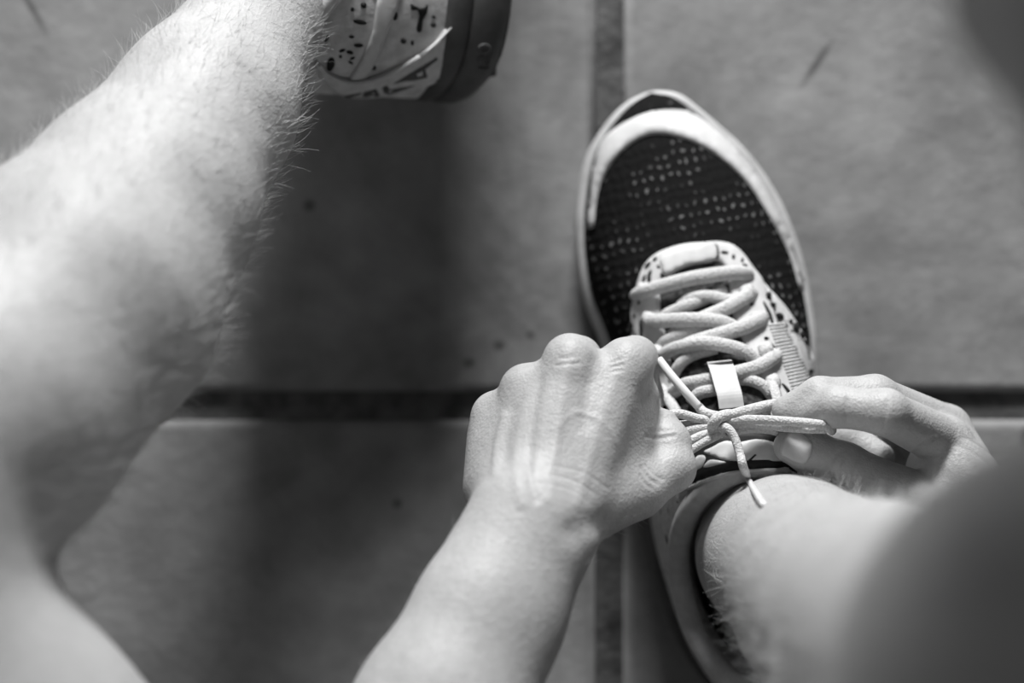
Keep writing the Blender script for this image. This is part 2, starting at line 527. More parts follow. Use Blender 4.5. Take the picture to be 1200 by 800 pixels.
def field(P, want_groups=False):
    P = np.asarray(P, float)
    bid = np.floor(P / BLK).astype(np.int64)
    key = (bid[:, 0] + 500) * 1000000 + (bid[:, 1] + 500) * 1000 + bid[:, 2] + 500
    uk, inv = np.unique(key, return_inverse=True)
    order = np.argsort(inv, kind='stable')
    cnt = np.bincount(inv, minlength=len(uk))
    start = np.concatenate([[0], np.cumsum(cnt)])
    Ps = P[order]
    ub = np.stack([uk // 1000000 - 500, (uk // 1000) % 1000 - 500, uk % 1000 - 500], 1)
    cen = (ub + .5) * BLK
    hd = BLK * .87
    dc = np.stack([p.d(cen) for _, p in PRIMS], 1)
    dmin = dc.min(1)
    blk_of = np.repeat(np.arange(len(uk)), cnt)
    D = {}
    for (g, p), col in zip(PRIMS, dc.T):
        if g not in D:
            D[g] = np.full(len(P), BIG)
        m = (col < dmin + 2.6 * hd + p.k + 2.5)[blk_of]
        if m.any():
            D[g][m] = smin(D[g][m], p.d(Ps[m]), p.k)
    T = smin(smin(D['torso'], D['legL'], 3), D['legR'], 3)
    T = np.minimum(T, smin(D['torso'], D['head'], 3))
    hl = D['armL']
    for f in ('L_index', 'L_middle', 'L_ring', 'L_pinky', 'L_thumb'):
        hl = smin(hl, D[f], FK if f != 'L_thumb' else .45)
    hr = D['armR']
    for f in ('R_index', 'R_middle', 'R_ring', 'R_pinky', 'R_thumb'):
        hr = smin(hr, D[f], FK)
    U = np.minimum(smin(D['torso'], hl, 3), smin(D['torso'], hr, 3))
    out = np.minimum(T, U)
    for pts, w, dep in FEAT:
        lo, hi = pts.min(0) - 3 * w, pts.max(0) + 3 * w
        m = np.all((Ps > lo) & (Ps < hi), axis=1)
        if not m.any():
            continue
        q = Ps[m]
        best = np.full(len(q), BIG)
        for a, b in zip(pts[:-1], pts[1:]):
            ab = b - a
            t = np.clip((q - a) @ ab / (ab @ ab + 1e-9), 0, 1)
            best = np.minimum(best, ((q - a - t[:, None] * ab) ** 2).sum(1))
        out[m] += dep * np.exp(-best / (w * w))
    res = np.empty(len(P))
    res[order] = out
    if not want_groups:
        return res
    gs = {k: np.empty(len(P)) for k in ('legL', 'legR', 'hl', 'hr', 'torso', 'head')}
    for k, a in (('legL', D['legL']), ('legR', D['legR']), ('hl', hl), ('hr', hr), ('torso', D['torso']), ('head', D['head'])):
        gs[k][order] = a
    return res, gs


def grad(P, e=.02):
    tet = np.array([[1, -1, -1], [-1, -1, 1], [-1, 1, -1], [1, 1, 1]], float)
    g = sum(t * field(P + e * t)[:, None] for t in tet)
    return g / (np.linalg.norm(g, axis=1)[:, None] + 1e-9)


def trace(uv, z0=30.0):
    """where sight lines through (u, v) meet the body, starting below height z0"""
    uv = np.asarray(uv, float)
    p0 = np.array([at(u, v, z0) for u, v in uv])
    d = np.array([at(u, v, 0) for u, v in uv]) - p0
    d /= np.linalg.norm(d, axis=1)[:, None]
    t = np.zeros(len(uv))
    for _ in range(60):
        t += np.clip(field(p0 + d * t[:, None]), -.3, 2.0) * .8
    return p0 + d * t[:, None]


def line_px(pts, w, dep, z0=24.0, n=4):
    FEAT_NEW.append((trace(catmull(pts, n), z0), w, dep))


FEAT_NEW = []
# back of the left hand: tendons, veins, creases
for pts, w, dep in [
    ([(722, 440), (706, 490), (690, 545), (676, 590)], .26, -.045),
    ([(664, 432), (655, 490), (648, 545), (645, 585)], .24, -.04),
    ([(618, 462), (610, 500), (604, 545), (612, 590)], .22, -.05),
    ([(590, 488), (582, 520), (580, 555)], .2, -.07),
    ([(634, 445), (627, 480), (622, 520)], .2, .055),
    ([(602, 480), (594, 510), (592, 540)], .2, .045),
    ([(622, 525), (620, 550), (628, 585)], .16, .07),
    ([(694, 425), (690, 460), (684, 500)], .3, .045),
    ([(655, 500), (672, 484), (690, 486), (712, 500), (722, 520)], .12, -.03),
    ([(640, 560), (650, 530), (655, 500)], .12, -.025),
    ([(718, 424), (728, 420)], .06, .05), ([(717, 430), (730, 427)], .06, .05), ([(718, 436), (729, 434)], .06, .04),
    ([(655, 420), (676, 418)], .07, .03), ([(652, 428), (680, 425)], .07, .03),
    ([(640, 556), (670, 562), (700, 580)], .07, .025), ([(630, 566), (665, 572), (690, 588)], .07, .02), ([(640, 545), (680, 552), (712, 572)], .07, .02),
    ([(757, 511), (772, 513), (790, 510)], .09, .05), ([(760, 506), (786, 504)], .07, .025),
    ([(752, 548), (760, 560), (770, 566)], .1, .07), ([(757, 545), (766, 556), (776, 561)], .08, .05), ([(750, 557), (756, 566), (764, 572)], .08, .05),
    ([(672, 622), (690, 615), (708, 612)], .55, .16),
]:
    line_px(pts, w, dep)
# right hand: joint creases
for pts, w, dep in [
    ([(971, 557), (973, 542), (986, 527)], .08, .06), ([(985, 555), (990, 540), (998, 529)], .08, .07), ([(1000, 556), (1004, 545), (1010, 536)], .07, .04),
    ([(992, 468), (992, 480), (993, 496)], .09, .07), ([(1040, 470), (1038, 482), (1036, 500)], .09, .05), ([(1034, 472), (1032, 500)], .07, .03),
    ([(1095, 513), (1084, 520), (1072, 531)], .12, .16),
    ([(1120, 520), (1140, 530), (1160, 545)], .1, .03), ([(1130, 512), (1150, 524), (1170, 540)], .1, .03),
]:
    line_px(pts, w, dep, 20.0)
FEAT += FEAT_NEW


def surface_nets(func, lo, hi, h, nb=8):
    """quads around the zero set of func, only near it"""
    B = h * nb
    n = np.ceil((np.array(hi) - np.array(lo)) / B).astype(int)
    ii = np.stack(np.meshgrid(*[np.arange(k) for k in n], indexing='ij'), -1).reshape(-1, 3)
    c = np.array(lo) + (ii + .5) * B
    d = func(c)
    ii = ii[np.abs(d) < B * .87 * 1.5 + .6]
    g = np.arange(nb + 1)
    loc = np.stack(np.meshgrid(g, g, g, indexing='ij'), -1).reshape(-1, 3)
    idx = (ii[:, None, :] * nb + loc[None]).reshape(-1, 3)
    dims = n * nb + 2
    lin = (idx[:, 0] * dims[1] + idx[:, 1]) * dims[2] + idx[:, 2]
    ul, inv = np.unique(lin, return_inverse=True)
    ux = np.stack([ul // (dims[1] * dims[2]), (ul // dims[2]) % dims[1], ul % dims[2]], 1)
    val = func(np.array(lo) + ux * h)[inv].reshape(-1, nb + 1, nb + 1, nb + 1)
    inside = val < 0
    c8 = [(a, b, e) for a in (0, 1) for b in (0, 1) for e in (0, 1)]
    sl = lambda A, o: A[:, o[0]:o[0] + nb, o[1]:o[1] + nb, o[2]:o[2] + nb]
    s = sum(sl(inside, o).astype(np.int8) for o in c8)
    m = (s > 0) & (s < 8)
    bi, x, y, z = np.nonzero(m)
    cell = ii[bi] * nb + np.stack([x, y, z], 1)
    cv = np.stack([val[bi, x + o[0], y + o[1], z + o[2]] for o in c8], 1)
    acc = np.zeros((len(bi), 3))
    num = np.zeros(len(bi))
    for p in range(8):
        for q in range(p + 1, 8):
            if sum(abs(a - b) for a, b in zip(c8[p], c8[q])) != 1:
                continue
            cr = (cv[:, p] < 0) != (cv[:, q] < 0)
            t = np.where(cr, cv[:, p] / np.where(cr, cv[:, p] - cv[:, q], 1), 0)
            pos = np.array(c8[p]) + t[:, None] * (np.array(c8[q]) - np.array(c8[p]))
            acc += pos * cr[:, None]
            num += cr
    V = np.array(lo) + (cell + acc / num[:, None]) * h
    cl = (cell[:, 0] * dims[1] + cell[:, 1]) * dims[2] + cell[:, 2]
    o = np.argsort(cl)
    cls = cl[o]

    def look(cc):
        l = (cc[:, 0] * dims[1] + cc[:, 1]) * dims[2] + cc[:, 2]
        k = np.clip(np.searchsorted(cls, l), 0, len(cls) - 1)
        return np.where(cls[k] == l, o[k], -1)
    F = []
    for ax in range(3):
        e = [0, 0, 0]
        e[ax] = 1
        a0, a1 = sl(inside, (0, 0, 0)), sl(inside, e)
        bi, x, y, z = np.nonzero(a0 != a1)
        nd = ii[bi] * nb + np.stack([x, y, z], 1)
        u, w = [q for q in range(3) if q != ax]
        du = np.zeros(3, int)
        dw = np.zeros(3, int)
        du[u] = 1
        dw[w] = 1
        q = np.stack([look(nd), look(nd - du), look(nd - du - dw), look(nd - dw)], 1)
        flip = a0[bi, x, y, z]
        if ax == 1:
            flip = ~flip
        q = np.where(flip[:, None], q, q[:, ::-1])
        F.append(q[(q >= 0).all(1)])
    return V, np.concatenate(F)


def relax(V, F, it=1, amt=.5):
    e = np.concatenate([F[:, [0, 1]], F[:, [1, 2]], F[:, [2, 3]], F[:, [3, 0]]])
    for _ in range(it):
        acc = np.zeros_like(V)
        np.add.at(acc, e[:, 0], V[e[:, 1]])
        np.add.at(acc, e[:, 1], V[e[:, 0]])
        n = np.bincount(e.ravel(), minlength=len(V))
        V = V + amt * (acc / n[:, None] - V)
    return V


def snap(V, it=2):
    for _ in range(it):
        V = V - field(V)[:, None] * grad(V) * .9
    return V


LO, HI = (-34, -60, 1.5), (40, 42, 78)
V, F = surface_nets(field, LO, HI, .32)
V = snap(relax(V, F, 1), 2)
print('body coarse', len(V), len(F))


def refine(V, F, sel_face):
    bm = bmesh.new()
    vs = [bm.verts.new(p) for p in V]
    fs = [bm.faces.new([vs[i] for i in f]) for f in F]
    edges = {e for k in np.nonzero(sel_face)[0] for e in fs[k].edges}
    bmesh.ops.subdivide_edges(bm, edges=list(edges), cuts=1, use_grid_fill=True)
    bm.verts.index_update()
    V2 = np.array([v.co[:] for v in bm.verts])
    F2 = [tuple(v.index for v in f.verts) for f in bm.faces]
    bm.free()
    return V2, F2


def in_hands(C):
    l = (C[:, 0] > -3.2) & (C[:, 0] < 8.3) & (C[:, 1] > -13.5) & (C[:, 1] < 2.5) & (C[:, 2] > 8) & (C[:, 2] < 21)
    r = (C[:, 0] > 10.6) & (C[:, 0] < 22) & (C[:, 1] > -11) & (C[:, 1] < 0) & (C[:, 2] > 6) & (C[:, 2] < 17)
    return l | r


cen = lambda V, F: np.array([V[list(f)].mean(0) for f in F])
for lev in range(2):
    V, F = refine(V, F, in_hands(cen(V, F)))
    near = in_hands(V)
    V[near] = snap(V[near], 2)
print('body refined', len(V), len(F))

person = empty('person', (8, -28, 0), 'person crouching with bent bare legs and bowed dark-haired head, both hands tying a shoe lace', 'person')
body = mesh('body', V, F, M['skin'], person, label='bare legs, forearms and hands of pale skin')

# fingernail of the right thumb, seen from above


def nail(center_uv, axis, wid, lng, z0):
    c = trace([center_uv], z0)[0]
    n = grad(c[None])[0]
    a = np.array(axis, float)
    a -= n * a.dot(n)
    a /= np.linalg.norm(a)
    s = np.cross(n, a)
    vv = []
    nu, nv = 9, 9
    for i in range(nu):
        for j in range(nv):
            x, y = -1 + 2 * i / (nu - 1), -1 + 2 * j / (nv - 1)
            k = (1 - .18 * y * y)
            p = c + s * x * wid * k + a * y * lng * (1 - .15 * x * x)
            vv.append(p)
    vv = np.array(vv)
    vv = vv - field(vv)[:, None] * grad(vv) + grad(vv) * .02
    ff = [(i * nv + j, (i + 1) * nv + j, (i + 1) * nv + j + 1, i * nv + j + 1) for i in range(nu - 1) for j in range(nv - 1)]
    o = mesh('fingernail', vv, ff, M['nail'], person)
    md = o.modifiers.new('thickness', 'SOLIDIFY')
    md.thickness = .0004
    md.offset = 0
    return o


nail((933, 526), at(915, 521, 13.6) - at(985, 548, 14.3), .66, .74, 20)

# body hair: short curved strands
tri = []
Fa = [f for f in F]
C = cen(V, Fa)


def hair_mesh(roots, dirs, nrm, length, rad, curl=.35, segs=3, jit=.25, sag=None):
    n = len(roots)
    d = dirs / np.linalg.norm(dirs, axis=1)[:, None]
    side = np.cross(d, rng.normal(size=(n, 3)))
    side /= np.linalg.norm(side, axis=1)[:, None]
    L = length[:, None]
    rings = []
    for s in range(segs + 1):
        t = s / segs
        p = roots + d * L * t + side * L * curl * t * t
        if sag is not None:
            p = p + sag * L * t * t
        rings.append(p)
    a = np.cross(d, side)
    vs, off = [], []
    for s, p in enumerate(rings):
        r = rad * (1 - .75 * s / segs)
        for j in range(3):
            th = 2 * math.pi * j / 3
            vs.append(p + r[:, None] * (side * math.cos(th) + a * math.sin(th)))
    Vh = np.stack(vs, 1).reshape(-1, 3)
    per = 3 * (segs + 1)
    base = np.arange(n)[:, None] * per
    q = []
    for s in range(segs):
        for j in range(3):
            k = (j + 1) % 3
            q.append(base + np.array([s * 3 + j, s * 3 + k, s * 3 + 3 + k, s * 3 + 3 + j]))
    return Vh, np.stack(q, 1).reshape(-1, 4)


def scatter(mask, count):
    idx = np.nonzero(mask)[0]
    ar = []
    for k in idx:
        p = V[list(Fa[k])]
        ar.append(np.linalg.norm(np.cross(p[1] - p[0], p[2] - p[0])))
    ar = np.array(ar)
    pick = rng.choice(idx, count, p=ar / ar.sum())
    w = rng.random((count, 2))
    P4 = np.array([V[[Fa[k][0], Fa[k][1], Fa[k][2], Fa[k][-1]]] for k in pick])
    P = P4[:, 0] + (P4[:, 1] - P4[:, 0]) * w[:, :1] + (P4[:, 3] - P4[:, 0]) * w[:, 1:]
    return P


_, gg = field(C, True)
vis = lambda: None
legL_m = (gg['legL'] < .3) & (C[:, 1] > -8) & (C[:, 1] < 18) & (C[:, 2] > 6) & (C[:, 0] < -8.4)
legR_m = (gg['legR'] < .3) & (C[:, 2] > 15.5) & (C[:, 2] < 46) & (C[:, 1] > -16) & (C[:, 1] < -2)
arm_m = (gg['hl'] < .3) & (C[:, 1] < -7.2) & (C[:, 1] > -20) & (C[:, 2] < 27)
allV, allF, nv = [], [], 0
for m, cnt, down, ln, rd in ((legL_m, 6000, aL - kL, (.5, 1.25), .008), (legR_m, 4200, np.array([0, 0, -1.]), (.5, 1.1), .0075), (arm_m, 1100, np.array([.4, .85, -.3]), (.25, .55), .005)):
    P = scatter(m, cnt)
    n = grad(P)
    dn = down / np.linalg.norm(down)
    tg = dn - n * (n @ dn)[:, None]
    d = n * rng.uniform(.25, .75, (cnt, 1)) + tg * .8 + rng.normal(0, .28, (cnt, 3))
    hv, hf_ = hair_mesh(P, d, n, rng.uniform(*ln, cnt), np.full(cnt, rd), curl=.3)
    allV.append(hv)
    allF.append(hf_ + nv)
    nv += len(hv)
mesh('body_hair', np.concatenate(allV), np.concatenate(allF), M['leghair'], person, kind='stuff', label='fine pale hair on shins and forearm')

# hair of the head
hm = (gg['head'] < .4) & (gg['torso'] > 1.0)
rel = C - hc
hm &= ((rel @ hf) < 2.5 + .55 * (rel @ hu)) & ((rel @ hu) > -7.5)
cap_faces = [Fa[k] for k in np.nonzero(hm)[0]]
used = sorted({i for f in cap_faces for i in f})
remap = {i: k for k, i in enumerate(used)}
CV = V[used]
CV = CV + grad(CV) * .55
hair = mesh('head_hair', CV, [tuple(remap[i] for i in f) for f in cap_faces], M['hair'], person, label='short dark hair, ruffled')
P = scatter(hm, 9000)
n = grad(P)
flow = -hu * .5 + hf * .3 - hs * .2
d = n * rng.uniform(.5, 1.0, (9000, 1)) + flow * .55 + rng.normal(0, .35, (9000, 3))
hv, hfc = hair_mesh(P + n * .4, d, n, rng.uniform(1.2, 4.0, 9000), np.full(9000, .02), curl=.35, segs=4)
mesh('strands', hv, hfc, M['hair'], hair, kind='stuff')

# clothes, outside the frame: shirt over torso and upper arms, shorts on the hips


def shell(name, groups, grow, cut, mat, label):
    def fn(P):
        d = np.full(len(P), BIG)
        for g, p in PRIMS:
            if g in groups:
                d = smin(d, p.d(P), max(p.k, 2))
        d = d - grow
        return np.maximum(d, cut(P))
    Vc, Fc = surface_nets(fn, (-34, -62, 4), (42, 14, 76), 1.0)
    Vc = relax(Vc, Fc, 3)
    return mesh(name, Vc, Fc, mat, person, label=label)


def cut_shirt(P):
    low = (29 - P[:, 2]) * .8
    neck = ((P - np.array([17, -19, 51])) @ np.array([.05, .92, .39])) - 3
    arm = np.maximum(40 - P[:, 2], 0) * np.where((P[:, 0] < -3.5) | (P[:, 0] > 25), 1, 0) - .01
    return np.maximum(np.maximum(low, neck), np.where(arm > 0, arm, -BIG))


def cut_shorts(P):
    hi = P[:, 2] - 33
    thigh = P[:, 1] + 27
    return np.maximum(hi, thigh)


shell('t_shirt', ('torso', 'armL', 'armR'), .8, cut_shirt, M['shirt'], 'plain grey short-sleeved shirt')
shell('shorts', ('torso', 'legL', 'legR'), .9, cut_shorts, M['shorts'], 'dark running shorts')

# ------------------------------------------------------------------ running shoes


def pchip(x, y, xi):
    x, y = np.asarray(x, float), np.asarray(y, float)
    h = np.diff(x)
    dl = np.diff(y) / h
    m = np.zeros(len(x))
    for i in range(1, len(x) - 1):
        if dl[i - 1] * dl[i] > 0:
            w1, w2 = 2 * h[i] + h[i - 1], h[i] + 2 * h[i - 1]
            m[i] = (w1 + w2) / (w1 / dl[i - 1] + w2 / dl[i])
    m[0], m[-1] = dl[0], dl[-1]
    xi = np.clip(xi, x[0], x[-1])
    k = np.clip(np.searchsorted(x, xi, side='right') - 1, 0, len(h) - 1)
    t = (xi - x[k]) / h[k]
    return ((1 + 2 * t) * (1 - t) ** 2 * y[k] + t * (1 - t) ** 2 * h[k] * m[k] + t * t * (3 - 2 * t) * y[k + 1] + t * t * (t - 1) * h[k] * m[k + 1])


LEN = 29.5
tau = lambda y: np.arccos(1 - 2 * np.clip(np.asarray(y, float) / LEN, 0, 1)) / math.pi
TL = [(0, 0), (.5, -2.0), (2, -3.5), (5, -4.3), (9, -4.6), (13, -4.3), (16, -4.4), (18.76, -4.72), (21, -5.05), (22.64, -4.96), (24.2, -4.7), (25.2, -4.4), (27.3, -3.46), (28.2, -2.65), (28.87, -1.85), (29.2, -1.3), (29.4, -.7), (29.5, 0)]
TR = [(0, 0), (.5, 2.0), (2, 3.5), (5, 4.3), (9, 4.5), (12, 4.6), (14.4, 4.85), (17, 5.35), (19.6, 5.49), (22.35, 5.2), (24.3, 4.63), (26.1, 3.74), (27.4, 2.78), (28.35, 2.0), (28.8, 1.62), (29.16, 1.2), (29.4, .6), (29.5, 0)]
wl = lambda y: pchip(tau([p[0] for p in TL]), [p[1] for p in TL], tau(y))
wr = lambda y: pchip(tau([p[0] for p in TR]), [p[1] for p in TR], tau(y))
top_h = lambda y: pchip([0, .6, 3, 6, 9, 11.5, 13, 16, 19, 22, 25, 27, 28, 28.8, 29.5], [9.4, 10.6, 10.7, 10.4, 11.0, 11.9, 11.5, 9.9, 8.3, 7.0, 5.9, 5.1, 4.6, 4.1, 3.3], y)
base_z = lambda y: pchip([0, 6, 12, 20, 26, 29.5], [3.3, 3.2, 3.0, 2.5, 2.7, 3.3], y)
floor_z = lambda y: pchip([0, 1.5, 4, 21, 25, 29.5], [.5, .15, 0, 0, .3, 1.5], y)
expo = lambda y: pchip([0, 4, 10, 14, 20, 29.5], [3.6, 3.6, 3.0, 2.4, 2.2, 2.2], y)

HEEL = np.array([12.73, -17.05, 0])
DY, DX = np.array([-.208, .978, 0]), np.array([.978, .208, 0])
right_map = lambda P: HEEL + np.asarray(P)[:, :1] * DX + np.asarray(P)[:, 1:2] * DY + np.asarray(P)[:, 2:] * np.array([0, 0, 1.])
ROLL = math.radians(25)
LO_ = np.array([-1.5, 11.25, 3.75])
LX, LY, LZ = np.array([math.sin(ROLL), 0, math.cos(ROLL)]), np.array([0, 1., 0]), np.array([-math.cos(ROLL), 0, math.sin(ROLL)])


def left_map(P):        # the left shoe is the mirror image, rolled onto its outer edge: its inner side looks up
    P = np.asarray(P)
    return LO_ + (-P[:, :1]) * LX + P[:, 1:2] * LY + P[:, 2:] * LZ


def upper_local():
    ys = LEN * (1 - np.cos(np.linspace(0.02, .985, 84) * math.pi)) / 2
    nt = 57
    Vv = []
    for y in ys:
        L, R = float(wl(y)), float(wr(y))
        inset = .32
        L, R = min(L + inset, -.02), max(R - inset, .02)
        xc, w = (L + R) / 2, (R - L) / 2
        zb, h, e = float(base_z(y)) - .35, float(top_h(y)), float(expo(y))
        for j in range(nt):
            th = math.pi * j / (nt - 1)
            c, s = math.cos(th), math.sin(th)
            x = xc - w * math.copysign(abs(c) ** (2 / e), c)
            z = zb + (h - zb) * abs(s) ** (2 / (e if abs(c) > .0 else e))
            if 11 < y < 24:                      # instep leans to the inner side
                x += -.25 * math.sin(math.pi * (y - 11) / 13) * (z - zb) / (h - zb)
            Vv.append((x, y, z))
    Ff = []
    ny = len(ys)
    for i in range(ny - 1):
        for j in range(nt - 1):
            Ff.append((i * nt + j, i * nt + j + 1, (i + 1) * nt + j + 1, (i + 1) * nt + j))
    Ff.append(tuple(range(nt - 1, -1, -1)))
    Ff.append(tuple((ny - 1) * nt + j for j in range(nt)))
    return np.array(Vv), Ff


UV_, UF_ = upper_local()
OC = (-.1, 6.7)
ORX, ORY = 3.75, 5.2


def in_open(x, y):
    return abs((x - OC[0]) / ORX) ** 2.3 + abs((y - OC[1]) / ORY) ** 2.3 < 1


UF_open = [f for f in UF_[:-2] if not (all(in_open(*UV_[i][:2]) and UV_[i][2] > 7 for i in f))] + UF_[-2:]
bvh_loc = BVHTree.FromPolygons([Vector(v) for v in UV_], UF_)
RW = right_map(UV_)
bvh_right = BVHTree.FromPolygons([Vector(v) for v in RW], UF_)


def ring_profile(prof, yclip=None, inset=0.0, n=120, zfun=None):
    th = np.linspace(0, 1, n // 2)
    ys = LEN * (1 - np.cos(th * math.pi)) / 2
    out = [(float(wr(y)), y) for y in ys] + [(float(wl(y)), y) for y in ys[::-1][1:-1]]
    out = np.array(out)
    cx, cy = 0, 0
    rings = []
    for fr_, off in prof:
        # offset outwards along the outline normal
        t = np.roll(out, -1, 0) - np.roll(out, 1, 0)
        nn = np.stack([t[:, 1], -t[:, 0]], 1)
        nn /= np.linalg.norm(nn, axis=1)[:, None] + 1e-9
        p = out + nn * off
        z0, z1 = floor_z(np.clip(out[:, 1], 0, LEN)), base_z(np.clip(out[:, 1], 0, LEN))
        rings.append(np.column_stack([p, z0 + (z1 - z0) * fr_]))
    return rings


def loft_rings(rings, cap=True):
    n = len(rings[0])
    Vv = np.concatenate(rings)
    Ff = []
    for a in range(len(rings) - 1):
        for j in range(n):
            k = (j + 1) % n
            Ff.append((a * n + j, a * n + k, (a + 1) * n + k, (a + 1) * n + j))
    if cap:
        # strips across, so that the outline need not be convex
        for a, rev in ((0, True), (len(rings) - 1, False)):
            h = n // 2
            for j in range(h):
                q = (a * n + j, a * n + j + 1, a * n + (n - j - 1) % n, a * n + (n - j) % n)
                q = tuple(dict.fromkeys(q))
                if len(q) > 2:
                    Ff.append(q[::-1] if rev else q)
    return Vv, Ff


mid_low = loft_rings(ring_profile([(.10, -.25), (.14, -.05), (.3, .10), (.5, .08), (.62, -.02), (.66, -.12)]))
mid_high = loft_rings(ring_profile([(.655, -.16), (.69, -.03), (.78, .06), (.92, .04), (1.0, -.06), (1.02, -.3)]))


def split_y(vf, y0, side):
    Vv, Ff = vf
    keep = []
    for f in Ff:
        c = np.mean([Vv[i][1] for i in f])
        if (c > y0) == (side > 0):
            keep.append(f)
    us = sorted({i for f in keep for i in f})
    rm = {i: k for k, i in enumerate(us)}
    return Vv[us], [tuple(rm[i] for i in f) for f in keep]


def box(c, sx, sy, sz):
    v = [(c[0] + a * sx, c[1] + b * sy, c[2] + e * sz) for e in (-1, 1) for a, b in ((-1, -1), (1, -1), (1, 1), (-1, 1))]
    return v, [(3, 2, 1, 0), (4, 5, 6, 7), (0, 1, 5, 4), (1, 2, 6, 5), (2, 3, 7, 6), (3, 0, 4, 7)]


def outsole_local():
    mb = MB()
    mb.add(*loft_rings(ring_profile([(.03, -.5), (.05, -.3), (.12, -.22)])))
    for y in np.arange(1.6, 28.5, 1.55):
        L, R = float(wl(y)) + .95, float(wr(y)) - .95
        m = max(2, int((R - L) / 1.9))
        for j in range(m):
            x0 = L + (R - L) * (j + .5) / m
            w = (R - L) / m / 2 - .14
            mb.add(*box((x0, y, float(floor_z(y)) + .14), w, .6, .13))
    return np.array(mb.v), mb.f


def collar_local():
    loop = []
    for a in np.linspace(0, 2 * math.pi, 72, endpoint=False):
        c, s = math.cos(a), math.sin(a)
        x = OC[0] + ORX * math.copysign(abs(c) ** (2 / 2.3), c) * .97
        y = OC[1] + ORY * math.copysign(abs(s) ** (2 / 2.3), s) * .97
        hit = bvh_loc.ray_cast(Vector((x, y, 30)), Vector((0, 0, -1)))
        z = hit[0].z if hit[0] else 9.5
        loop.append((x, y, z - .25))
    return np.array(loop)


COLLAR = collar_local()


def apply_map(vf, mp, flip):
    Vv, Ff = vf
    return mp(np.asarray(Vv)), ([tuple(f[::-1]) for f in Ff] if flip else Ff)


def lining_local():
    rings = []
    for k, (sc, dz) in enumerate(((1.0, .2), (.93, .1), (.86, -.4), (.80, -1.2), (.76, -2.4), (.78, -4.0))):
        p = COLLAR.copy()
        p[:, 0] = OC[0] + (p[:, 0] - OC[0]) * sc
        p[:, 1] = OC[1] + (p[:, 1] - OC[1]) * (sc + .04 * k / 5)
        p[:, 2] += dz
        rings.append(p)
    Vv, Ff = loft_rings(rings, cap=False)
    return Vv, [f[::-1] for f in Ff]


def shoe_base(mp, flip, label, rear_label, rear_mat):
    root_loc = mp(np.array([[0, 14, 0]]))[0]
    root_loc[2] = 0
    root = empty('running_shoe', root_loc, label, 'shoe')
    P = lambda name, vf, mat, **k: mesh(name, *apply_map(vf, mp, flip), mat, root, **k)
    P('outsole', outsole_local(), M['grey'])
    P('midsole', split_y(mid_low, 14.5, 1), M['rubber'], label='pale front part of the foam midsole')
    P('midsole', split_y(mid_low, 14.5, -1), M['grey'], label='dark grey rear part of the foam midsole')
    P('midsole_rim', split_y(mid_high, 14.5, 1), M['rubber'])
    P('midsole_rim', split_y(mid_high, 14.5, -1), M['grey'])
    front = [f for f in UF_open if np.mean([UV_[i][1] for i in f]) > 13.2]
    rear = [f for f in UF_open if np.mean([UV_[i][1] for i in f]) <= 13.2]
    for nm, fs, mt in (('toe_box', front, M['mesh']), ('heel_quarter', rear, rear_mat)):
        us = sorted({i for f in fs for i in f})
        rm = {i: k for k, i in enumerate(us)}
        P(nm, (UV_[us], [tuple(rm[i] for i in f) for f in fs]), mt,
          label='dark perforated knit toe box' if nm == 'toe_box' else rear_label)
    P('collar', tube(COLLAR, .52, 10, .9, closed=True), M['collar'], label='padded pale collar')
    P('lining', lining_local(), M['lining'])
    return root


rs = shoe_base(right_map, False, 'dark-toed running shoe flat on the tiles, white laces being tied by both hands', 'pale speckled heel quarter', M['speckle'])
ls = shoe_base(left_map, True, 'rolled running shoe showing its heel lettering and grey sole edge, beside the bare shin', 'pale heel quarter with dark print', M['quarter'])


def hit_right(u, v, lift=0.0):
    o = Vector(at(u, v, 60))
    d = (Vector(at(u, v, 0)) - o).normalized()
    h = bvh_right.ray_cast(o, d)
    if h[0] is None:
        h = bvh_right.find_nearest(Vector(at(u, v, 4.0)))
    n = h[1]
    if n.z < 0:
        n = -n
    return np.array(h[0]) + np.array(n) * lift, np.array(n)


LW = left_map(UV_)
bvh_left = BVHTree.FromPolygons([Vector(v) for v in LW], [f[::-1] for f in UF_])


def hit_left(u, v, lift=0.0):
    o = Vector(at(u, v, 60))
    d = (Vector(at(u, v, 0)) - o).normalized()
    h = bvh_left.ray_cast(o, d)
    if h[0] is None:
        h = bvh_left.find_nearest(Vector(at(u, v, 7.0)))
    n = h[1]
    if n.z < 0:
        n = -n
    return np.array(h[0]) + np.array(n) * lift, np.array(n)


def inside_poly(p, poly):
    x, y = p
    c = False
    j = len(poly) - 1
    for i in range(len(poly)):
        xi, yi = poly[i]
        xj, yj = poly[j]
        if (yi > y) != (yj > y) and x < (xj - xi) * (y - yi) / (yj - yi) + xi:
            c = not c
        j = i
    return c


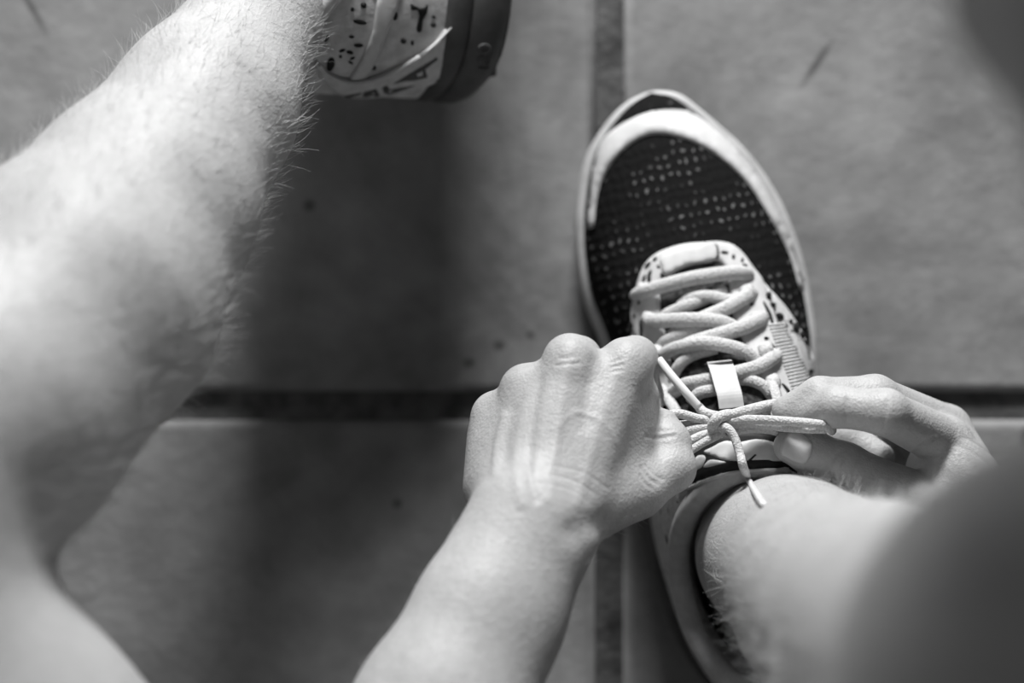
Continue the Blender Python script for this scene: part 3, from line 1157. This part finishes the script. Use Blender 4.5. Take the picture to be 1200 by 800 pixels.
def patch_geo(poly, hit, off=.03, thick=.12, step=5.0, smooth_n=4, round_edge=.55):
    """a sheet of material cut to an outline and laid on a curved surface"""
    if smooth_n:
        poly = catmull(poly, smooth_n, closed=True)
    poly = np.asarray(poly, float)
    dense = []
    for a, b in zip(poly, np.roll(poly, -1, 0)):
        m = max(1, int(np.linalg.norm(b - a) / step))
        for t in range(m):
            dense.append(a + (b - a) * t / m)
    poly = np.array(dense)
    pts = [Vector(p) for p in poly]
    n = len(pts)
    lo, hi = poly.min(0), poly.max(0)
    for x in np.arange(lo[0] + step / 2, hi[0], step):
        for y in np.arange(lo[1] + step / 2, hi[1], step):
            if inside_poly((x, y), poly) and np.min(np.linalg.norm(poly - (x, y), axis=1)) > step * .4:
                pts.append(Vector((x, y)))
    res = delaunay_2d_cdt(pts, [(i, (i + 1) % n) for i in range(n)], [], 1, 1e-4)
    v2, _, f2 = res[0], res[1], res[2]
    tops, bots = [], []
    pv = np.array([[p.x, p.y] for p in v2])
    ed = {}
    for f in f2:
        for a, b in zip(f, list(f[1:]) + [f[0]]):
            ed[(a, b)] = ed.get((a, b), 0) + 1
    bnd = [(a, b) for a, b in ed if (b, a) not in ed]
    isb = {a for e in bnd for a in e}
    for i, p in enumerate(pv):
        q, nn = hit(p[0], p[1])
        tops.append(q + nn * (off + thick * (round_edge if i in isb else 1)))
        bots.append(q + nn * (off - .15))
    m = len(tops)
    faces = [tuple(f) for f in f2]
    # orient the sheet outwards
    a, b, c = (np.array(tops[i]) for i in faces[0])
    if np.cross(b - a, c - a)[2] < 0:
        faces = [f[::-1] for f in faces]
        bnd = [(b, a) for a, b in bnd]
    faces += [(b, a, m + a, m + b) for a, b in bnd]
    return np.array(tops + bots), faces


def patch(name, poly, mat, root, hit, **k):
    lab = k.pop('label', None)
    v, f = patch_geo(poly, hit, **k)
    return mesh(name, v, f, mat, root, label=lab)


R = lambda name, poly, mat, **k: patch(name, poly, mat, rs, hit_right, **k)

# white rubber around the toe, black lip before it
R('toe_cap', [(705, 171), (718, 155), (738, 142), (760, 133), (785, 130), (806, 133), (830, 147), (857, 170), (884, 204), (908, 243), (926, 285), (940, 334), (937, 338),
              (925, 298), (902, 254), (878, 217), (849, 189), (822, 171), (800, 162), (775, 157), (755, 160), (735, 172), (717, 191), (706, 211), (699, 236), (696, 264), (691, 264), (693, 232), (698, 195)],
  M['rubber'], off=.02, thick=.16, label='white rubber toe cap')


def toe_lip():
    ys = np.linspace(-2.45, 1.75, 22)
    P = []
    for x in ys:
        lo, hi = 25.0, 29.5
        for _ in range(40):
            m = (lo + hi) / 2
            if float(wl(m)) < x < float(wr(m)):
                lo = m
            else:
                hi = m
        P.append((x * .97, lo - .62, float(base_z(lo)) + .10))
    return right_map(np.array(P))


tl = toe_lip()
mesh('toe_lip', *tube(tl, np.concatenate([np.linspace(.06, .24, 8), np.full(8, .24), np.linspace(.24, .05, 6)]), 8, .8), M['black'], rs, label='black lip between toe cap and sole')

# eyestay and side panels
R('eyestay', [(744, 396), (741, 366), (745, 345), (751, 322), (760, 306), (775, 295), (800, 287), (822, 285), (842, 284), (858, 288), (870, 298), (880, 312), (893, 330), (900, 352),
              (912, 384), (922, 412), (930, 440), (930, 470), (915, 490), (902, 480), (895, 455), (884, 430), (874, 410), (866, 388), (858, 368), (855, 345), (853, 325), (846, 309), (830, 307), (808, 309), (788, 316), (774, 332), (774, 355), (779, 385), (786, 420), (795, 460), (780, 475), (764, 450), (752, 425)],
  M['white'], off=.04, thick=.16, label='white eyestay around the throat')
R('front_tab', [(777, 302), (800, 291), (822, 287), (836, 287), (838, 306), (812, 311), (796, 317), (781, 324), (776, 312)], M['white'], off=.2, thick=.1)
R('side_panel', [(893, 332), (905, 344), (922, 364), (938, 390), (950, 418), (956, 450), (952, 480), (930, 476), (932, 446), (926, 412), (912, 376), (900, 350)], M['speckle'], off=.03, thick=.13, label='speckled outer side panel')
R('side_panel', [(742, 398), (752, 426), (764, 452), (776, 478), (790, 530), (770, 560), (745, 520), (732, 460), (728, 415)], M['speckle'], off=.03, thick=.12, label='speckled inner side panel')
R('ribbed_panel', [(897, 380), (914, 379), (928, 404), (944, 436), (953, 466), (928, 474), (918, 440), (906, 405)], M['grey'], off=.06, thick=.14, label='ribbed mesh panel on the outer side')
rib_base = [o for o in rs.children if o.name.startswith('ribbed_panel')][0]
for k in range(23):
    t = k / 22
    a = np.array([898, 384]) * (1 - t) + np.array([928, 470]) * t
    b = np.array([914, 382]) * (1 - t) + np.array([951, 462]) * t
    pth = [hit_right(*(a + (b - a) * s), .235)[0] for s in np.linspace(0, 1, 5)]
    mesh('rib', *tube(pth, .062, 6), M['rib'], rib_base)
for line in ([(892, 356), (899, 372), (903, 384)], [(900, 405), (908, 415), (913, 424)], [(913, 452), (919, 460), (922, 466)], [(776, 322), (782, 328)], [(838, 288), (840, 305)], [(783, 303), (788, 318)],
             [(765, 318), (763, 326), (764, 334)], [(754, 375), (756, 390), (757, 405)], [(870, 348), (876, 354), (879, 361)]):
    pth = [hit_right(u, v, .21)[0] for u, v in catmull(line, 4)]
    m = len(pth)
    mesh('seam', *tube(pth, .04 + .07 * np.sin(np.linspace(.2, math.pi - .2, m)), 6, .5), M['black'], rs)

mb = MB()
for u, v, a, b, g in ((761, 312, 2, 5, 40), (769, 305, 3, 1.8, -40), (773, 314, 2.2, 1.6, 30), (757, 328, 1.6, 5, 15), (848, 298, 4.5, 1.8, 8), (858, 303, 2, 3, 0), (868, 307, 1.6, 2.4, 20), (871, 313, 3, 1.4, 30),
                      (898, 348, 3, 4, 0), (903, 359, 3.4, 2.2, 30), (911, 372, 4.6, 2.6, 35), (917, 389, 2, 4.2, -25), (929, 385, 3, 5.4, -20), (936, 394, 2, 4, -25), (923, 378, 2, 2, 0), (941, 402, 1.8, 3.6, -20),
                      (936, 428, 1.4, 3.4, -25), (946, 436, 2, 3, -20), (926, 366, 2, 1.4, 30), (895, 399, 1.8, 2.2, 0), (897, 399, 1.4, 1.4, 0), (908, 457, 1.6, 2, 0), (752, 352, 1.4, 6, 5), (743, 382, 2, 6, 0),
                      (749, 398, 1.6, 8, -5), (747, 370, 1.4, 3, 0), (766, 440, 1.5, 5, -10), (772, 452, 1.5, 4, -15)):
    a_ = math.radians(g)
    poly = [(u + a * math.cos(t) * math.cos(a_) - b * math.sin(t) * math.sin(a_), v + a * math.cos(t) * math.sin(a_) + b * math.sin(t) * math.cos(a_)) for t in np.linspace(0, 2 * math.pi, 9, endpoint=False)]
    mb.add(*patch_geo(poly, hit_right, off=.2, thick=.05, step=3, smooth_n=2))
mb.build('speckle_print', M['black'], rs, kind='stuff', label='dark splashes printed on the white overlays')

# throat: dark mesh tongue
R('tongue', [(774, 330), (790, 314), (830, 304), (852, 310), (858, 345), (868, 390), (885, 430), (905, 480), (925, 520), (900, 552), (850, 558), (806, 572), (792, 545), (788, 500), (790, 450), (778, 390)], M['tongue'], off=.0, thick=.06, label='dark mesh tongue')
R('tongue_top', [(803, 534), (815, 526), (831, 517), (849, 511), (875, 507), (905, 511), (925, 518), (940, 545), (938, 560), (921, 550), (902, 549), (870, 550.5), (850, 554), (828, 561), (809, 570), (800, 571), (798, 552)],
  M['black'], off=.08, thick=.22, label='black padded top of the tongue')
for poly in ([(828, 531), (838, 525), (850, 519), (858, 519.5), (868, 520), (885, 517), (902, 520), (912, 527), (916, 540), (900, 540.5), (884, 540.5), (868, 541.5), (850, 540.5), (838, 535.5)],
             [(809, 556), (813, 550), (820, 537), (826, 534.5), (830.5, 537.5), (827.5, 547), (822, 551), (811, 558)],
             [(828.5, 549), (833, 541), (840, 540), (852, 543), (845, 545.5)]):
    R('tongue_emblem', poly, M['white'], off=.26, thick=.08, step=3, smooth_n=3)
R('emblem_tick', [(876.5, 541), (884, 534), (886, 535), (880, 541)], M['black'], off=.3, thick=.08, step=3, smooth_n=0)
mesh('tongue_piping', *tube([hit_right(u, v, .2)[0] for u, v in catmull([(809, 572), (828, 563), (850, 556), (870, 552.5), (902, 551), (922, 552)], 6)], .09, 8), M['collar'], rs)

# pull loop on the tongue
tabp = [hit_right(u, v, l)[0] for u, v, l in ((843, 429, .5), (844, 433, .75), (848, 445, .85), (852, 460, .9), (856, 474, .9), (858, 486, .7))]
tabw = np.array([np.array(at(872, 440, 10)) - np.array(at(842, 443, 10))])[0]
tabw /= np.linalg.norm(tabw)
vv = []
tp = catmull(tabp, 4)
for p in tp:
    for sx, sz in ((-.54, -.06), (.54, -.06), (.54, .06), (-.54, .06)):
        vv.append(p + tabw * sx + np.array([0, 0, sz]))
ff = [(i * 4 + j, i * 4 + (j + 1) % 4, i * 4 + 4 + (j + 1) % 4, i * 4 + 4 + j) for i in range(len(tp) - 1) for j in range(4)] + [(3, 2, 1, 0), tuple(len(vv) - 4 + j for j in range(4))]
pull = mesh('pull_loop', vv, ff, M['white'], rs, smooth=False, label='white webbing pull loop')
sp = [p + np.array([0, 0, .1]) for p in (hit_right(829.5, 436, .78)[0], hit_right(844, 434.5, .8)[0], hit_right(858, 433, .78)[0])]
mesh('seam', *tube(sp, .045, 6), M['grey'], pull)

# lace: rows across the throat, bow and loose ends
laces = MB()


def lace(pts, r=.29, flat=.62, n=6):
    """pts: (u, v, lift over the shoe) joined by a smooth cord"""
    P = catmull([hit_right(u, v, l)[0] for u, v, l in pts], n)
    laces.add(*tube(P, r, 10, flat))
    return P


def cord(pts, r=.2, flat=.8, n=6, mb=None):
    P = catmull([at(u, v, z) for u, v, z in pts], n)
    (mb or laces).add(*tube(P, r, 10, flat))
    return P


lace([(746, 349, .05), (753, 346, .34), (770, 342, .55), (810, 334, .72), (850, 327, .6), (870, 325, .36), (876, 326, .05)], .33)
lace([(776, 379, .1), (784, 371, .3), (800, 364, .36), (816, 358, .34), (836, 348, .2), (850, 340, .1)], .27)
lace([(878, 352, .15), (866, 356, .34), (850, 356, .4), (830, 352, .42), (812, 353, .34), (798, 360, .15)], .28)
lace([(884, 346, .05), (872, 352, .42), (852, 367, .58), (826, 379, .55), (806, 386, .42), (790, 395, .15)], .33)
lace([(758, 377, .05), (766, 378, .38), (782, 380, .6), (812, 382, .72), (842, 384, .6), (860, 388, .3)], .33)
lace([(776, 408, .1), (785, 402, .32), (800, 395, .36), (814, 391, .34), (832, 385, .15)], .28)
lace([(896, 374, .05), (886, 380, .42), (866, 392, .58), (836, 402, .62), (810, 409, .5), (792, 418, .2)], .34)
lace([(770, 424, .05), (782, 419, .4), (800, 413, .62), (826, 410, .72), (852, 413, .62), (872, 419, .5), (886, 428, .2)], .31)
lace([(790, 444, .1), (798, 434, .32), (806, 425, .38), (820, 417, .32), (840, 410, .1)], .26)
lace([(908, 412, .05), (902, 423, .42), (884, 437, .58), (864, 444, .6), (846, 448, .5), (824, 452, .45), (806, 455, .4), (790, 462, .1)], .32)
lace([(812, 474, .2), (822, 465, .36), (838, 461, .36), (856, 455, .25)], .27)
lace([(862, 449, .3), (878, 451, .4), (892, 458, .4), (900, 466, .3)], .26)
lace([(780, 452, .1), (790, 470, .3), (800, 486, .4)], .25)
# webbing keepers at the eyelets
for u, v in ((871, 340), (882, 372), (892, 408), (900, 446), (759, 335), (766, 369), (778, 408)):
    p, nn = hit_right(u, v, .3)
    q, _ = hit_right(u + 3, v + 13, .3)
    m = (p + q) / 2 + nn * .14
    laces.add(*tube(catmull([p, m, q], 5), .33, 8, .45))
laces.add(*tube(catmull([hit_right(899, 446, .3)[0], hit_right(901, 462, .55)[0], hit_right(904, 480, .6)[0], hit_right(905, 498, .3)[0]], 5), .24, 8, .5))
# the bow
cord([(818, 476, 12.2), (826, 483, 12.5), (840, 487, 12.8), (852, 486.5, 12.8)], .2)
cord([(770, 486, 12.4), (782, 486, 12.8), (798, 485, 12.8), (816, 490, 12.7), (838, 494, 12.6)], .2)
cord([(772, 498, 12.2), (786, 499, 12.4), (805, 497, 12.5), (838, 497, 12.5)], .18)
cord([(776, 510, 12.4), (789, 508.5, 12.6), (812, 503, 12.7), (840, 499, 12.6)], .21)
cord([(788, 527, 12.9), (799, 523, 13.0), (816, 513, 12.9), (842, 503, 12.6)], .2)
cord([(791, 536, 13.0), (803, 531, 13.05), (824, 518, 12.9), (848, 506, 12.6)], .2)
cord([(836, 505, 12.6), (836, 497, 13.0), (842, 489.5, 13.1), (853, 486, 12.8), (862, 487, 12.4)], .25)
cord([(832, 500, 12.4), (846, 500, 12.7), (858, 493, 12.6)], .3)
cord([(848, 489, 12.7), (874, 481.5, 12.8), (898, 475.5, 12.4), (912, 474, 11.8), (920, 478, 11.2), (914, 484, 10.8)], .24)
cord([(846, 494, 12.7), (870, 491.5, 12.9), (900, 492, 13.4), (928, 494, 14.3), (950, 496, 14.9), (968, 499, 14.7), (976, 505, 13.6)], .2)
cord([(850, 497, 12.5), (884, 497, 12.7), (912, 500, 13.3), (940, 502, 14.3), (967, 503, 14.2)], .19)
cord([(862, 488, 12.5), (884, 494, 12.5), (904, 503, 12.5), (920, 509, 12.4)], .17)
cord([(856, 506, 12.4), (876, 502, 12.4), (900, 503, 12.3), (920, 508, 12.2)], .2)
cord([(862, 487, 12.7), (880, 485, 12.4), (896, 492, 12.2)], .16)
zs = lambda u, v, l: float(trace([(u, v)], 22)[0][2]) + l
END = [(867, 531, 13.5), (871, 547, max(13.7, zs(871, 547, .3))), (877, 562, zs(877, 562, .32))]
cord([(843, 499, 12.9), (853, 502, 13.2), (861, 513, 13.3)] + END, .19)
lace_obj = laces.build('lace', M['lace'], rs, label='white braided shoe lace tied in a bow')
ag = MB()
cord([(876, 560, zs(876, 560, .32)), (885, 576, zs(885, 576, .32)), (895.5, 592, zs(895, 592, .34))], .155, .9, 6, ag)
ag.build('aglet', M['aglet'], lace_obj)
ag = MB()
cord([(772, 421, 11.6), (786, 439, 12.0), (803, 459, 12.3), (819, 477, 12.3)], .19, .9, 6, ag)
ag.build('aglet', M['aglet'], lace_obj)

# ------------------------------------------------------------------ left shoe: what its inner side shows
Lp = lambda name, poly, mat, **k: patch(name, poly, mat, ls, hit_left, **k)
Lp('overlay_stripe', [(446, -12), (472, -12), (466, 6), (454, 36), (441, 68), (428, 91), (410, 91), (422, 71), (436, 37)], M['white'], off=.03, thick=.12, smooth_n=3, label='white diagonal stripe')
Lp('heel_counter', [(371, 70), (385, 84), (410, 92), (440, 88), (465, 78), (490, 63), (510, 47), (530, 26), (529, 60), (522, 84), (500, 99), (460, 108), (430, 112), (405, 110), (388, 102), (374, 86)], M['collar'], off=.05, thick=.16, label='pale heel counter')
mesh('counter_piping', *tube([hit_left(u, v, .25)[0] for u, v in catmull([(371, 71), (385, 85), (410, 92.5), (440, 88.5), (465, 78.5), (490, 63.5)], 5)], .13, 8), M['collar'], ls)
mesh('counter_glint', *tube([hit_left(u, v, .26)[0] for u, v in catmull([(497, 59), (512, 46), (534, 23)], 5)], .05, 8), M['aglet'], ls, label='pale line painting a highlight along the heel counter edge')  # specular highlight put in as a thin pale tube
for poly in ([(459, 94), (488, 77), (510, 64.5), (511.5, 67), (497, 78), (500, 87), (484, 90.5), (474, 91)],
             [(447, 98), (452, 95.5), (456, 100), (486, 95.5), (474, 100.5), (455, 106), (449, 104)],
             [(426, 103), (440, 99.5), (445, 107), (440, 108.5), (436, 106.5), (430, 109), (424, 108.5)],
             [(402, 107.5), (424, 103), (421, 106), (408, 110)]):
    mesh('letter', *patch_geo(poly, hit_left, off=.18, thick=.07, step=3, smooth_n=0), M['grey'], ls)
for poly in ([(487, 82), (494, 79), (494, 84), (486, 86)], [(454, 101.5), (461, 100.5), (456, 103.5)], [(434, 103.5), (438, 102.5), (439, 105)]):
    mesh('letter_counter', *patch_geo(poly, hit_left, off=.2, thick=.08, step=2, smooth_n=0), M['collar'], ls)


def blob(u, v, ru, rv, ang=0, n=10):
    a = math.radians(ang)
    return [(u + ru * math.cos(t) * math.cos(a) - rv * math.sin(t) * math.sin(a), v + ru * math.cos(t) * math.sin(a) + rv * math.sin(t) * math.cos(a)) for t in np.linspace(0, 2 * math.pi, n, endpoint=False)]


mb = MB()
for poly in (blob(421.5, 25.5, 8, 3.2, 12), blob(387.5, 75, 4.5, 8, 15), blob(412, 43, 3, 2), blob(420, 53, 5.5, 2.2, 0), blob(410, 61, 4, 2, 10), blob(401, 59, 4, 1.6, -20),
             blob(383, 45, 2, 5.5, 20), blob(437.5, 79, 3.2, 2.8), blob(472.5, 48, 3.2, 3.2), blob(463, 19, 2.4, 5, 10), blob(426, 6, 3.4, 4, -20), blob(413, 11, 2.2, 2.6), blob(483, 50, 1.6, 3),
             blob(507.5, 29.5, 3.2, 2.6), blob(508, 20, 2.2, 2), [(481, 4), (490, 9), (497, 8), (501, 5), (500, 14), (495, 24), (494, 35), (490, 38), (488, 33), (491, 20), (489, 12), (483, 12)],
             blob(411, 73, 3, 1.4, 30), blob(413, 68, 3, 1.2, -20), blob(399, 66, 1.8, 1.8), blob(383, 4, 1.6, 5), blob(440, -6, 3, 3)):
    mb.add(*patch_geo(poly, hit_left, off=.03, thick=.03, step=3, smooth_n=2))
mb.build('speckle_print', M['black'], ls, kind='stuff', label='dark splashes printed on the quarter')
# raised letters on the sole edge
def on_sole(u, v):
    best = None
    o = Vector(at(u, v, 40))
    d = (Vector(at(u, v, 0)) - o).normalized()
    h = bvh_sole.ray_cast(o, d)
    if h[0] is None:
        h = bvh_sole.find_nearest(Vector(at(u, v, 7.5)))
    return np.array(h[0]) + np.array([0, 0, .03])


sv, sf = apply_map(mid_low, left_map, True)
bvh_sole = BVHTree.FromPolygons([Vector(v) for v in sv], sf)
ring = [on_sole(567.5 + 6 * math.cos(a), 57 + 4.5 * math.sin(a)) for a in np.linspace(0, 2 * math.pi, 24, endpoint=False)]
mesh('raised_letter', *tube(ring, .085, 6, closed=True), M['grey'], ls)
mesh('raised_letter', *tube([on_sole(u, v) for u, v in catmull([(561.5, 74), (561, 68.5), (565, 67), (567.5, 70), (569, 74), (573, 74), (574, 69), (573, 66.5)], 5)], .085, 6), M['grey'], ls)
mesh('raised_letter', *tube([on_sole(u, v) for u, v in catmull([(561, 80), (568, 81), (573, 79)], 5)], .085, 6), M['grey'], ls)
# the rest of the left upper, turned away beyond the frame
for src in [o for o in rs.children if o.name.split('.')[0] in ('toe_cap', 'eyestay', 'tongue', 'tongue_top')]:
    v = np.array([w.co[:] for w in src.data.vertices]) * 100 + np.array(rs.location) * 100
    rel = v - HEEL
    loc = np.stack([rel @ DX / DX.dot(DX), rel @ DY / DY.dot(DY), rel[:, 2]], 1)
    fs = [tuple(p.vertices)[::-1] for p in src.data.polygons]
    mesh(src.name.split('.')[0], left_map(loc), fs, src.data.materials[0], ls)
